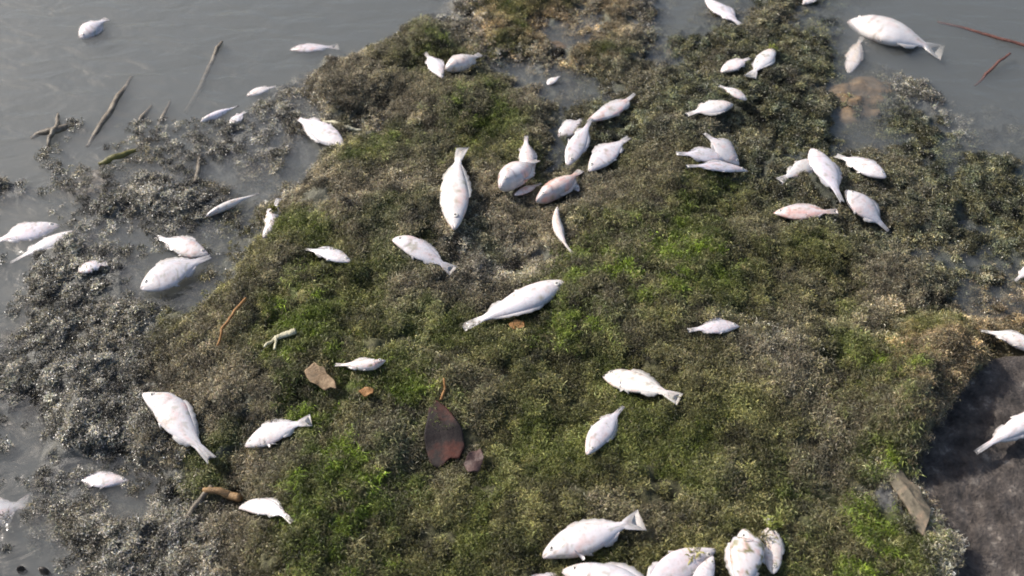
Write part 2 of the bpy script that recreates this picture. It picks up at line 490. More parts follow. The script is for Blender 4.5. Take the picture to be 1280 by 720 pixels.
# dark slab of stone at the right
def slab_top(x, y, q):
    return SLAB_Z + .006 * (fbm(x * 9, y * 9, 91, 3) - .5) - .03 * np.clip((q - .9) / .1, 0, 1) ** 2
outline_solid('stone_slab', slab_pts, slab_top, lambda x, y, q: np.full_like(x, -.05), M_SLAB, rings=80, nang=260, rough=.008, seed=3,
              label='broad flat dark grey stone slab beside the mossy ridge', cat='stone')

# tan stones under the water
def stone(name, px, zc, h, mat, label, seed):
    pts = px_outline(px, zc)
    return outline_solid(name, pts, lambda x, y, q: zc + h * np.sqrt(np.clip(1 - q ** 2.2, 0, 1)) - h, lambda x, y, q: zc - h - .03 * np.sqrt(np.clip(1 - q * q, 0, 1)),
                         mat, rings=28, nang=90, rough=.010, seed=seed, label=label, cat='stone')
stone('sunken_stone', [(1022, 116), (1046, 94), (1092, 90), (1124, 100), (1140, 122), (1118, 150), (1080, 158), (1038, 146)], -.0045, .014, M_TAN,
      'orange tan sunken stone just below the water near the big floating fish', 5)
stone('sunken_stone', [(662, 56), (680, 47), (705, 46), (722, 53), (715, 62), (690, 67), (670, 64)], -.002, .02, M_TAN,
      'small flat tan stone awash in the pool between brown weed clumps', 8)
stone('sunken_stone', [(72, 232), (86, 215), (118, 208), (150, 220), (140, 240), (108, 250), (85, 246)], -.003, .014, M_STICK,
      'low muddy stone just breaking the water near the yellow green leaf stalk', 9)

def pebble(px, py, w, label, seed, ang=0.0):
    z = .006
    cx, cy = unproject(px, py, z); s = w / FPX * 1.75 / 2
    pts = [(cx + s * (math.cos(t) * math.cos(ang) - .5 * math.sin(t) * math.sin(ang)), cy + s * (math.cos(t) * math.sin(ang) + .5 * math.sin(t) * math.cos(ang))) for t in np.linspace(0, 6.28, 12)[:-1]]
    outline_solid('bark_chip', pts, lambda x, y, q: z - .012 + .014 * np.sqrt(np.clip(1 - q ** 2.5, 0, 1)), lambda x, y, q: np.full_like(x, z - .02), M_PEBBLE,
                  rings=10, nang=30, rough=.002, seed=seed, label=label, cat='wood chip')
pebble(53, 711, 15, 'dark oblong bark chip floating on open grey water', 2, -.3)
pebble(24, 709, 10, 'tiny olive bark chip beside the larger dark floating chip', 6, .5)

LEAVES = []
def leaf(name, px, lift, thick, mat, label, cat, seed, curl=.004, parent=None):
    cx = sum(p[0] for p in px) / len(px); cy = sum(p[1] for p in px) / len(px)
    _, _, z0 = ground_at(cx, cy)
    z = z0 + lift
    pts = px_outline(px, z)
    c0 = np.mean(pts, 0)
    LEAVES.append(np.array(pts))
    f = lambda x, y, q: z + curl * (q ** 2) * np.sin(3 * np.arctan2(y - c0[1], x - c0[0]) + seed) + (y - c0[1]) * .15
    return outline_solid(name, pts, f, lambda x, y, q: f(x, y, q) - thick, mat, parent, rings=10, nang=48, rough=.0015, seed=seed, label=label, cat=cat)

leaf('dead_leaf', [(380, 463), (387, 460), (394, 455), (399, 460), (406, 460), (409, 468), (419, 476), (420, 485), (412, 482), (406, 486), (398, 481), (388, 477), (383, 470)], .026, .0012, M_LEAF,
     'crumpled tan dead leaf near the small dark headed fish', 'leaf', 2, .002)
leaf('dead_leaf', [(448, 489), (456, 484), (467, 486), (466, 491), (456, 495)], .024, .0015, M_ORANGE,
     'tiny bright orange leaf scrap on green moss', 'leaf', 4, .001)
leaf('dead_leaf', [(536, 512), (545, 502), (556, 510), (566, 522), (578, 536), (581, 556), (574, 572), (562, 570), (550, 582), (536, 575), (530, 545)], .012, .003, M_LEAFSHADE,  # reddish leaf whose blackish colour also stands in for the hollow's shade
     'red brown leaf with the shade of its moss hollow painted dark', 'leaf', 5, .004)
leaf('dead_leaf', [(579, 578), (588, 566), (601, 560), (605, 573), (598, 588), (585, 590)], .024, .002, M_DUSKY,
     'small dusky pink leaf piece touching the red brown leaf', 'leaf', 7)
leaf('dead_leaf', [(636, 404), (644, 400), (655, 401), (656, 408), (646, 411), (638, 410)], .020, .002, M_ORANGE,
     'orange leaf scrap tucked under the belly of the biggest moss lying fish', 'leaf', 9, .001)

# bark strip leaning on the slab
bark = empty('bark_strip', (0, 0, 0))
bz = max(.062, float(np.max(fine_height(np.array([unproject(px_, py_, .06)[0] for px_, py_ in ((1125, 592), (1140, 620), (1155, 650))]), np.array([unproject(px_, py_, .06)[1] for px_, py_ in ((1125, 592), (1140, 620), (1155, 650))])))) + .016)
bpts = px_outline([(1112, 594), (1118, 582), (1130, 584), (1138, 596), (1151, 606), (1155, 622), (1166, 636), (1160, 652), (1154, 670), (1142, 652), (1136, 634), (1122, 612)], bz)
bc = np.mean(bpts, 0)
bark.location = (bc[0], bc[1], .03)
def bark_top(x, y, q):
    return bz - (y - bc[1]) * .10 - np.abs((x - bc[0]) + .35 * (y - bc[1])) * .35 + .006 * (fbm(x * 60, y * 25, 77, 3) - .5)
p1 = outline_solid('strip', bpts, bark_top, lambda x, y, q: bark_top(x, y, q) - .006, M_BARK, rings=22, nang=80, rough=.003, seed=12)
p1.parent = bark; p1.location = Vector(p1.location) - bark.location
b2 = px_outline([(1152, 668), (1163, 654), (1172, 668), (1186, 676), (1170, 678), (1156, 684)], bz - .008)
p2 = outline_solid('broken_end', b2, lambda x, y, q: bz - .004 + .004 * np.sin(x * 160), lambda x, y, q: bz - .012 + .004 * np.sin(x * 160), M_BARK, rings=12, nang=50, rough=.002, seed=14)
p2.parent = bark; p2.location = Vector(p2.location) - bark.location
tag(bark, 'curled grey brown bark strip with broken end against the dark slab', 'bark')

# ------------------------------------------------------------------ sticks and stems
def tube(name, pts, radii, mat, label=None, cat=None, parent=None, n=9, knob=.18, seed=0, group=None):
    pts = np.array(pts, float); m = 7
    t = np.arange(len(pts)); tt = np.linspace(0, len(pts) - 1, (len(pts) - 1) * m + 1)
    P = np.stack([np.interp(tt, t, pts[:, k]) for k in range(3)], -1)
    for _ in range(3):
        P[1:-1] = .25 * P[:-2] + .5 * P[1:-1] + .25 * P[2:]
    R = np.interp(tt, t, radii)
    for k in range(3):
        P[:, k] += (fbm(tt * 1.3 + 7 * k + seed, tt * 0 + 3 * k, 50 + seed + k, 3) - .5) * np.minimum(R, .004) * 2.4
    R = R * (1 + knob * (fbm(tt * 1.7 + seed, tt * 0 + seed, seed, 3) - .5) * 2)
    T = np.gradient(P, axis=0); T /= np.linalg.norm(T, axis=1)[:, None] + 1e-9
    U = np.cross(T, [0, 0, 1.0]); U /= np.linalg.norm(U, axis=1)[:, None] + 1e-9
    Wv = np.cross(U, T)
    a = np.linspace(0, 2 * math.pi, n, endpoint=False)
    rr = R[:, None] * (1 + .15 * np.sin(2 * a + seed)[None, :])
    V = P[:, None, :] + rr[..., None] * (np.cos(a)[None, :, None] * U[:, None, :] + np.sin(a)[None, :, None] * Wv[:, None, :])
    F = []
    for i in range(len(P) - 1):
        for j in range(n):
            k = (j + 1) % n
            F.append([i * n + j, i * n + k, (i + 1) * n + k, (i + 1) * n + j])
    F.append(list(range(n))[::-1]); F.append([(len(P) - 1) * n + j for j in range(n)])
    org = P[len(P) // 2].copy() if parent is None else np.zeros(3)
    ob = mesh_obj(name, V.reshape(-1, 3) - org, F, mat, parent)
    ob.location = org
    if label: tag(ob, label, cat, group)
    return ob

def path(pl, zs):
    if not hasattr(zs, '__len__'): zs = [zs] * len(pl)
    out_ = []
    for (a, b), z in zip(pl, zs):
        if isinstance(z, str):                       # 'g0.01': that far above the ground
            x, y, g = ground_at(a, b); out_.append((x, y, g + float(z[1:])))
        else:
            out_.append((*unproject(a, b, z), z))
    return out_

G1 = 'sticks lying in the shallow water'
tube('stick', path([(108, 184), (120, 168), (136, 142), (150, 118), (165, 95)], [-.008, -.002, .0, -.002, -.010]), [.004, .006, .0065, .006, .003], M_STICK,
     'long dark waterlogged stick lying aslant in shallow water beside the forked twig', 'stick', seed=1, group=G1)
fk = empty('forked_twig', (*unproject(68, 165, 0), 0))
for k, (pl, zz, rr) in enumerate([([(40, 172), (55, 166), (68, 163), (82, 158), (97, 150)], [-.008, .001, .004, .003, -.006], [.003, .006, .007, .006, .003]),
                                  ([(66, 163), (60, 174), (62, 186)], [.008, .006, -.004], [.006, .005, .003]),
                                  ([(70, 161), (74, 152), (71, 143)], [.008, .008, .002], [.006, .005, .003])]):
    o = tube('branch', path(pl, zz), rr, M_STICK, seed=k + 3)
    o.location = Vector(o.location) - fk.location; o.parent = fk
tag(fk, 'small forked brown twig with three arms poking from the water', 'twig', G1)
lf = tube('leaf_stalk', path([(124, 206), (135, 201), (150, 194), (171, 187)], [.0, .006, .006, -.002]), [.003, .006, .006, .003],
     noisy_mat('yellow_green_stalk', [(.3, (.05, .05, .015)), (.65, (.17, .15, .04))], 60, .45), 'short yellow green leaf stalk floating between the long stick and wet weed', 'leaf stalk', seed=9, group=G1)
tube('stick', path([(170, 170), (175, 150), (190, 132)], [-.012, -.003, -.012]), [.003, .006, .003], M_STICK,
     'thin stick barely breaking the water next to the long dark stick', 'stick', seed=11, group=G1)
tube('stick', path([(192, 173), (200, 152), (213, 126)], [-.012, -.003, -.012]), [.003, .006, .003], M_STICK,
     'thin stick barely breaking the water beside the half sunk grey branch', 'stick', seed=12, group=G1)
tube('stick', path([(232, 140), (252, 108), (262, 82), (272, 60), (277, 52)], [-.03, -.016, -.010, .002, .004]), [.006, .007, .006, .005, .003], M_STICK,
     'half sunk branch with a mossy upper tip in open water', 'stick', seed=13, group=G1)
tube('red_stem', path([(1262, 66), (1248, 78), (1233, 92), (1218, 108)], [.012, .006, 0, -.012]), [.0025, .003, .003, .002], M_RED,
     'short bright red stem standing out of the water by the long stem', 'stem', seed=15)
tube('red_stem', path([(1172, 27), (1205, 35), (1245, 47), (1300, 62)], [-.010, -.003, .003, .006]), [.002, .0025, .003, .003], M_RED,
     'long thin dark red stem slanting through the water past the big fish tail', 'stem', seed=16)
tube('straw', path([(310, 385), (300, 400), (290, 412), (282, 425), (275, 440)], ['g0.024', 'g0.028', 'g0.028', 'g0.026', 'g0.02']), [.0025, .003, .003, .003, .002], M_ORANGE,
     'thin bent orange straw lying across olive moss', 'straw', seed=17)
br = tube('root_piece', path([(258, 618), (272, 622), (288, 626), (302, 630)], ['g0.018', 'g0.02', 'g0.022', 'g0.022']), [.004, .0065, .0075, .007], M_REED,
     'stubby tan hollow root piece touching the curved fish', 'root', seed=18)
tube('root_piece', path([(268, 612), (252, 632), (232, 652)], ['g0.016', 'g0.012', 'g0.006']), [.004, .004, .003], M_STICK,
     'thin dark root trailing away from the stubby tan root piece', 'root', seed=19)
pale = empty('pale_twig', ground_at(352, 430))
for k, (pl, rr) in enumerate([([(372, 422), (360, 426), (348, 430)], [.0045, .005, .004]), ([(348, 430), (340, 435), (333, 443)], [.0035, .003, .002]), ([(348, 430), (347, 438), (345, 445)], [.003, .0025, .002])]):
    o = tube('branch', path(pl, ['g0.018'] * 3), rr, M_PALE, seed=20 + k)
    o.location = Vector(o.location) - pale.location; o.parent = pale
tag(pale, 'pale forked twig on green moss above the tan dead leaf', 'twig')
tube('reed', path([(404, 151), (420, 155), (438, 161), (452, 163)], [.008, .010, .008, .002]), [.0035, .005, .005, .003], M_PALE,
     'straw coloured reed end beside the fish at the mound edge', 'reed', seed=25)
tube('brown_stem', path([(556, 482), (557, 492), (552, 506)], ['g0.02', 'g0.016', 'g0.013']), [.0012, .002, .0025], M_ORANGE,
     'short orange brown stem rising from the red brown leaf', 'stem', seed=26)
tube('brown_stem', path([(247, 232), (250, 215), (254, 196)], ['g0.014', 'g0.018', 'g0.012']), [.004, .004, .0025], M_STICK,
     'thin upright brown stem in wet weed above the slender fish', 'stem', seed=27)

# ------------------------------------------------------------------ dead fish
_S = np.array([0, .03, .08, .15, .25, .38, .5, .62, .72, .80])
_TOP = np.array([.07, .26, .45, .66, .89, 1, .90, .66, .40, .24])
_BOT = np.array([.07, .22, .40, .62, .88, 1, .92, .66, .39, .24])
_THK = np.array([.10, .40, .62, .82, .98, 1, .90, .66, .38, .18])

def smooth_tab(s, tab):
    ss = np.linspace(0, .8, 161); v = np.interp(ss, _S, tab)
    k = np.hanning(27); k /= k.sum()
    vp = np.r_[2 * v[0] - v[13:0:-1], v, 2 * v[-1] - v[-2:-15:-1]]
    v2 = np.convolve(vp, k, 'valid')
    return np.interp(s, ss, np.maximum(v2, .04))

FISHES = []
def fish(label, head, tail, wpx, dors=1, pect=False, thick=.33, bend=0.0, roll=0.0, z=None, lift=0.0, pink=.35, dirt=.3, tailfin=1.0, grey=.75,
         smax=1.0, eye=True, fins=1.0, hump=0.0, head_turn=0.0, slim=1.0, warm=0.0, seedoff=0):
    seed = len(FISHES) + 1 + seedoff
    r = random.Random(seed * 13)
    H = np.array(head, float); T = np.array(tail, float)
    if not bend: bend = r.uniform(-.22, .22)
    if not roll: roll = r.uniform(-11, 11)
    hump = hump + r.uniform(-.10, .12); lobe = r.uniform(.65, 1.0)
    mid = (H + T) / 2
    D = .03                                             # a first guess of the body depth for the resting height
    zH = zT = .03 if z is None else z
    for _ in range(5):
        hx, hy = unproject(H[0], H[1], zH); tx, ty = unproject(T[0], T[1], zT)
        if z is None:
            f = np.repeat(np.linspace(.06, .92, 24), 5); g_ = np.tile(np.linspace(-.35, .35, 5), 24) * D
            e_ = np.array((ty - hy, hx - tx)); e_ = e_ / (np.hypot(*e_) + 1e-9)
            hh_ = np.maximum(fine_height(hx + (tx - hx) * f + e_[0] * g_, hy + (ty - hy) * f + e_[1] * g_), -.004)
            k1, k0 = np.polyfit(f, hh_, 1); k1 = max(-.05, min(.05, k1)); k0 = float(np.mean(hh_ - k1 * f))
            off = float(np.percentile(hh_ - k0 - k1 * f, 62)) + .003 + lift + D * thick * .28
            zH, zT = k0 + off, k0 + k1 + off
        Hw, Tw = Vector((*unproject(H[0], H[1], zH), zH)), Vector((*unproject(T[0], T[1], zT), zT))
        Mw = (Hw + Tw) / 2
        ax = (Tw - Hw)
        d = T - H; n2 = np.array([-d[1], d[0]]) / (np.hypot(*d) + 1e-6)
        a = Vector((*unproject(*(mid + n2 * wpx / 2), Mw.z), Mw.z)); b_ = Vector((*unproject(*(mid - n2 * wpx / 2), Mw.z), Mw.z))
        D = (a - b_).cross(ax.normalized()).length * .80
    # which way is the back of the fish: up-picture (or right for upright fish) when dors = 1
    ex = ax.normalized(); up = Vector((0, 0, 1)); up = (up - ex * up.dot(ex)).normalized()
    ey = up.cross(ex)
    e0 = np.array(project(*Mw)); e1 = np.array(project(*(Mw + ey * .02))); e = e1 - e0
    side = 1 if (e[1] < -abs(e[0]) * .6 or (e[0] > 0 and abs(e[1]) < abs(e[0]) * 1.6)) else -1
    mir = side * dors
    chord = ax.length
    L = chord * 1.0
    # ---- flat body
    ns, na, nt_ = 52, 30, 9
    s = np.linspace(0, .80, ns) ** 1.0
    s[0] = .002
    gam = r.uniform(.80, 1.22); sw = .8 * (s / .8) ** gam; sb = .8 * (s / .8) ** r.uniform(.85, 1.2)
    top = smooth_tab(sw, _TOP) * D / 2 * (1 + hump * np.exp(-((s - .3) / .13) ** 2)); bot = smooth_tab(sb, _BOT) * D / 2
    thk = smooth_tab(s, _THK) * D * thick / 2
    ts = np.linspace(0, 1, nt_ + 1)[1:]
    s_all = np.r_[s, .80 + .20 * ts]
    sp = (.25 + (.66 * tailfin - .17 * (1 - tailfin)) * ts ** .8) * D / 2
    top = np.r_[top, sp]; bot = np.r_[bot, sp * (1 + (lobe - 1) * ts)]
    thk = np.r_[thk, np.maximum(thk[-1] * (1 - ts) ** 1.5, .0005)]
    a = np.linspace(0, 2 * math.pi, na, endpoint=False)
    ca, sa = np.cos(a), np.sin(a)
    half = np.where(ca[None, :] >= 0, top[:, None], bot[:, None])
    yy = half * ca[None, :] * np.abs(ca[None, :]) ** .05
    zz = thk[:, None] * np.sign(sa)[None, :] * np.abs(sa[None, :]) ** .92
    S = np.repeat(s_all[:, None], na, 1)
    V01 = yy / np.maximum(half, 1e-6)
    xx = S * L
    tt = np.clip((S - .8) / .2, 0, 1)
    xx = xx - L * .125 * tt * (1 - np.abs(V01)) ** .8 * tailfin - L * .03 * tt ** 3 * fbm(V01 * 6 + seed, V01 * 0 + seed, 800 + seed, 3) + L * .015 * tt * np.abs(V01)
    # open mouth, gill cover, sunken belly, lumps of bloat
    gill = .245 - .05 * V01 ** 2
    step = 1 / (1 + np.exp(-(gill - S) / .006))
    zz = zz * (1 + .09 * step * (S > .02) * np.exp(-((S - .2) / .08) ** 2))
    zz = zz + np.sign(zz) * D * .018 * (fbm(S * 7 + seed, V01 * 1.5 + seed, seed, 3) - .5) * (S < .8)
    mouth = np.exp(-((V01 + .15) / .3) ** 2) * np.clip(1 - S / .05, 0, 1)
    xx = xx + L * .022 * mouth
    # fin rays
    zz = zz + np.sign(zz + 1e-9) * .0005 * np.sin(V01 * 26) * tt
    # ---- colours
    skin = np.array((.70, .680, .685)) * r.uniform(.92, 1.05) * (np.array((1, .84, .78)) if pink > .85 else 1) * np.array((1, r.uniform(.95, 1.0), r.uniform(.90, 1.02))) * (1 - warm * np.array((0, .10, .22)))
    backc = np.array((.34, .35, .38)); finc = np.array((.36, .345, .32)); pinkc = np.array((.66, .36, .30)); headc = np.array((.66, .61, .585)); mud = np.array((.20, .19, .09))
    cc = np.tile(skin, (len(s_all), na, 1))
    def blend(c0, c1, m): return c0 * (1 - m[..., None]) + c1 * m[..., None]
    cc = blend(cc, backc, np.clip((V01 - .35) / .6, 0, 1) * grey)
    cc = blend(cc, headc, step * (.25 + .75 * fbm(S * 30 + seed, V01 * 5, 600 + seed, 3)) * (S < .35))
    cc = blend(cc, np.array((.60, .59, .61)), np.clip((fbm(S * 5 + seed, V01 * 3 + seed, 700 + seed, 4) - .5) * 3, 0, .5))
    cc = blend(cc, np.array((.45, .40, .38)), np.clip((.035 - S) / .03, 0, 1) * .5)
    gl_ = np.exp(-((S - gill) / .010) ** 2) * (np.abs(V01) < .8)
    cc = blend(cc, np.array((.42, .27, .23)), gl_ * (.25 + .6 * pink))
    bl = np.clip((fbm(S * 9 + seed * 3.1, V01 * 2.6 + seed * 1.7, 200 + seed, 4) - .62 + .16 * pink) * 4, 0, 1)
    cc = blend(cc, pinkc, bl * min(1, .15 + pink * .75) * (pink > 0))
    bl2 = np.clip((fbm(S * 16 + seed * 2.3, V01 * 3 + seed, 400 + seed, 3) - .70 + .12 * dirt) * 10, 0, 1)
    cc = blend(cc, mud, bl2 * min(1, dirt * 1.6))
    # row of scales along the flank, lateral line
    cc = blend(cc, np.array((.62, .60, .60)), .35 * np.exp(-((V01 - .22 - .12 * np.sin(S * 4)) / .05) ** 2) * (S > .27) * (S < .78))
    cc = blend(cc, finc, np.clip(tt * 1.3, 0, .8))
    ray = .5 + .5 * np.sin(V01 * 26 + 1)
    cc = cc * (1 - .22 * ray * np.clip(tt * 2, 0, 1))[..., None]
    cc = cc * (1 - .10 * fbm(S * 40 + seed, V01 * 12, 900 + seed, 2))[..., None]
    keep = s_all <= smax + 1e-6
    nk = int(keep.sum())
    verts = np.stack([xx, yy, zz], -1)[:nk].reshape(-1, 3); cols = cc[:nk].reshape(-1, 3)
    F = []
    for i in range(nk - 1):
        for j in range(na):
            k = (j + 1) % na
            F.append([i * na + j, i * na + k, (i + 1) * na + k, (i + 1) * na + j])
    F.append(list(range(na))[::-1]); F.append([(nk - 1) * na + j for j in range(na)])
    verts = verts.tolist(); cols = cols.tolist()
    # dorsal and anal fins: thin wedges rooted in the back and the belly
    def fin(s0, s1, sgn, hgt, lean, n=13):
        base = len(verts)
        for i in range(n):
            q = i / (n - 1); ss = s0 + (s1 - s0) * q
            hb = np.interp(ss, s_all, top if sgn > 0 else bot) * .94
            prof = (math.sin(math.pi * min(1, q * .9 + .12)) ** .6) * (1 - .35 * q) * (1 + .16 * math.sin(i * 2.6 + seed))
            w = .0016
            x0 = ss * L
            verts.extend([[x0, sgn * hb, w], [x0, sgn * hb, -w], [x0 + lean * L * prof, sgn * (hb + hgt * prof), .0004 + .002 * math.sin(q * 5 + seed)], [x0 + lean * L * prof, sgn * (hb + hgt * prof), -.0004 + .002 * math.sin(q * 5 + seed)]])
            sh = .75 + .25 * (i % 2)
            cols.extend([list(skin * .85), list(skin * .85), list(finc * sh), list(finc * sh)])
        for i in range(n - 1):
            p = base + i * 4; q = p + 4
            F.extend([[p, p + 2, q + 2, q], [p + 1, q + 1, q + 3, p + 3], [p + 2, p + 3, q + 3, q + 2]])
    if fins > 0 and smax > .75:
        fin(.30, .74, 1, D * .17 * fins, .035)
        fin(.56, .75, -1, D * .15 * fins, .035, 8)
        fin(.36, .42, -1, D * .13 * fins, .06, 5)
    verts = np.array(verts); cols = np.array(cols)
    zu = lambda x_, y_: np.interp(x_ / L, s_all, thk) * math.sqrt(max(0, 1 - (y_ / max(1e-6, np.interp(x_ / L, s_all, top if y_ > 0 else bot))) ** 2)) ** .8
    # ---- eye and pectoral fin in the same flat frame
    eyes = []
    es, ey_ = .105, .30
    er = max(.0032, min(D * .11, L * .029))
    for sg in (1, -1):
        ex_, eyy = es * L, ey_ * np.interp(es, s_all, top)
        ez = zu(ex_, eyy)
        lat = np.linspace(0, 1, 7); az = np.linspace(0, 2 * math.pi, 14, endpoint=False)
        ev, ec = [], []
        for q in lat:
            for t_ in az:
                ev.append([ex_ + er * q * math.cos(t_), eyy + er * q * math.sin(t_), sg * (ez + er * .42 * math.sqrt(max(0, 1 - q * q)) - er * .10)])
                g = (.06, .055, .055) if q < .5 else ((.58, .55, .50) if q < .85 else (.40, .30, .27))
                ec.append(g)
        ef = []
        for i in range(6):
            for j in range(14):
                k = (j + 1) % 14
                f = [i * 14 + j, (i + 1) * 14 + j, (i + 1) * 14 + k, i * 14 + k]
                ef.append(f if sg > 0 else f[::-1])
        eyes.append((np.array(ev), ef, ec))
    pv_, pf_, pc_ = [], [], []
    px0, py0 = .29 * L, -.55 * D / 2
    fl = L * .11
    nn = 7
    for i in range(nn):
        t_ = -1.15 + .5 * i / (nn - 1)
        ln = fl * (1 - .35 * abs(i / (nn - 1) - .35))
        for q in (0, .5, 1):
            x_ = px0 + ln * q * math.cos(t_) ; y_ = py0 + .004 * (i / (nn - 1) - .5) + ln * q * math.sin(t_)
            z_ = zu(px0, py0) * (1 - .9 * q) + .0006
            pv_.append([x_, y_, z_]); pc_.append(list(skin * (.62 + .10 * (i % 2)) if q > .2 else skin * .9))
    m0 = len(pv_)
    for p in list(pv_): pv_.append([p[0], p[1], p[2] - .0007])
    pc_ = pc_ + pc_
    for i in range(nn - 1):
        for q in range(2):
            k = i * 3 + q
            pf_.append([k, k + 1, k + 4, k + 3]); pf_.append([m0 + k, m0 + k + 3, m0 + k + 4, m0 + k + 1])
    rim = [i * 3 for i in range(nn)] + [(nn - 1) * 3 + 1, (nn - 1) * 3 + 2] + [i * 3 + 2 for i in range(nn - 2, -1, -1)] + [1]
    for u_, v_ in zip(rim, rim[1:] + rim[:1]):
        pf_.append([u_, m0 + u_, m0 + v_, v_])
    pv_ = np.array(pv_)
    # ---- bend in the plane of the flank, sag over the ground
    def warp(P):
        P = np.array(P, float)
        if head_turn:                                    # the head has come loose and hangs away from the body
            w_ = np.clip((.235 * L - P[:, 0]) / (.03 * L), 0, 1); c1, s1 = np.cos(head_turn * w_), np.sin(head_turn * w_)
            dx, dy = P[:, 0] - .235 * L, P[:, 1] + .30 * D
            P[:, 0] = .235 * L + dx * c1 - dy * s1; P[:, 1] = -.30 * D + dx * s1 + dy * c1
        x_ = P[:, 0] / L - .5
        if abs(bend) > 1e-4:
            R_ = L / bend; th = bend * x_
            X_ = R_ * np.sin(th); Y_ = R_ * (1 - np.cos(th))
            P2 = np.stack([X_ - P[:, 1] * np.sin(th), Y_ + P[:, 1] * np.cos(th), P[:, 2]], -1)
        else:
            P2 = np.stack([x_ * L, P[:, 1], P[:, 2]], -1)
        P2[:, 2] -= D * .10 * (x_ * 2) ** 2
        return P2
    A = warp([[0, 0, 0], [L, 0, 0]])
    cv = A[1] - A[0]; cl = math.hypot(cv[0], cv[1]); rot = -math.atan2(cv[1], cv[0]); k = L / cl
    cr, sr = math.cos(rot), math.sin(rot); cm = (A[0] + A[1]) / 2
    def settle(P):
        Q = warp(P) - [cm[0], cm[1], 0]
        Q = np.stack([(Q[:, 0] * cr - Q[:, 1] * sr) * k, (Q[:, 0] * sr + Q[:, 1] * cr) * mir, Q[:, 2]], -1)
        if roll:
            c_, s_ = math.cos(math.radians(roll)), math.sin(math.radians(roll))
            Q = np.stack([Q[:, 0], Q[:, 1] * c_ - Q[:, 2] * s_, Q[:, 1] * s_ + Q[:, 2] * c_], -1)
        return Q
    def fl_(f): return [list(q)[::-1] for q in f] if mir > 0 else f      # keep the normals outward
    root = empty('dead_fish', (0, 0, 0))
    ey = up.cross(ex)
    M = Matrix((ex, ey, up)).transposed().to_4x4(); M.translation = (Hw + Tw) / 2
    root.matrix_world = M
    mesh_obj('body', settle(verts), fl_(F), M_FISH, root, attrs={'col': cols})
    if eye:
        for ev, ef, ec in eyes[:1] if abs(roll) < 50 else eyes:
            mesh_obj('eye', settle(ev), fl_(ef), M_EYE, root, attrs={'col': ec})
    if pect:
        mesh_obj('pectoral_fin', settle(pv_), fl_(pf_), M_FISH, root, attrs={'col': pc_})
    tag(root, label, 'fish', 'dead white fish on the algae bank')
    FISHES.append((M.inverted(), L, D, root, tailfin, 1.12 if z is not None else .82))
    return root

# open water, far left
fish('white fish floating alone in open grey water far from the weed', (99, 46), (134, 21), 22, z=.002, dors=1, tailfin=.4, thick=.5)
fish('blurred pinkish fish lying under the water off the mound', (362, 61), (424, 57), 15, z=-.006, pink=.5)
fish('grey fish half hidden in sunken weed near the slim fish', (308, 119), (345, 107), 12, z=-.002, tailfin=.4)
fish('slim pencil thin white fish lying in shallow water', (250, 152), (298, 131), 9, z=.002, thick=.9, tailfin=.2, fins=0)
fish('small torn white fish tail beside the slim fish in shallow water', (286, 157), (307, 138), 14, z=.002, eye=False, dirt=.6, tailfin=.6)
fish('bright white fish with speckled head at the waterline by the straw reed', (431, 183), (362, 142), 29, lift=.004, dors=-1, tailfin=.25, smax=.86)
# on the far mound
fish('small stubby white fish standing beside a yellow faced fish on the mound', (553, 97), (530, 64), 22, dors=1, lift=.006, tailfin=.3)
fish('plump fish with a yellowish face on the far mound', (557, 85), (602, 66), 22, dors=1, lift=.01, thick=.75, warm=.5, tailfin=.4)
fish('tiny pale fish scrap in the dark pool', (684, 105), (700, 94), 12, z=.001, eye=False, tailfin=.2, fins=0)
fish('headless looking white fish with red belly stain above the stack', (734, 150), (794, 115), 24, dors=1, bend=.5, lift=.008, pink=.6, tailfin=.15, eye=False)
fish('white fish head tucked behind the upright fish of the stack', (698, 170), (730, 146), 22, dors=1, tailfin=.2, lift=.0)
fish('long white fish lying on top of the half hidden head', (709, 205), (740, 146), 28, dors=1, lift=.022, tailfin=.15)
fish('triangular white fish with pointed tail right of the stacked pair', (736, 212), (788, 169), 32, dors=-1, lift=.008, tailfin=.3, pink=.35)
# the pinkish heap
fish('pale brownish fish lying upright against the round swollen fish', (664, 218), (658, 168), 27, dors=1, bend=.3, lift=.006, warm=.45, thick=.7, eye=False, tailfin=.2)
fish('round swollen white fish with hollow eye and reddish jaw', (625, 232), (672, 197), 40, dors=1, lift=.018, thick=.8, pink=.7, tailfin=.2, hump=.1)
fish('small yellowish fish piece beneath the round swollen fish', (643, 243), (678, 228), 13, lift=.006, warm=1.0, eye=False, fins=0, tailfin=.3, pink=.5)
fish('glossy swollen pink fish with orange back in the heap', (670, 249), (726, 210), 30, dors=1, bend=-.5, lift=.012, thick=.85, pink=1.0, warm=.5, tailfin=.4)
fish('small white fish head poking out behind the swollen pink fish', (724, 238), (700, 222), 16, lift=.008, dors=1, tailfin=.2)
fish('thin shrivelled brownish fish bent below the pink heap', (697, 257), (716, 316), 16, dors=1, bend=.8, thick=.75, lift=.006, warm=.6, pink=.6, tailfin=.2, fins=.4)
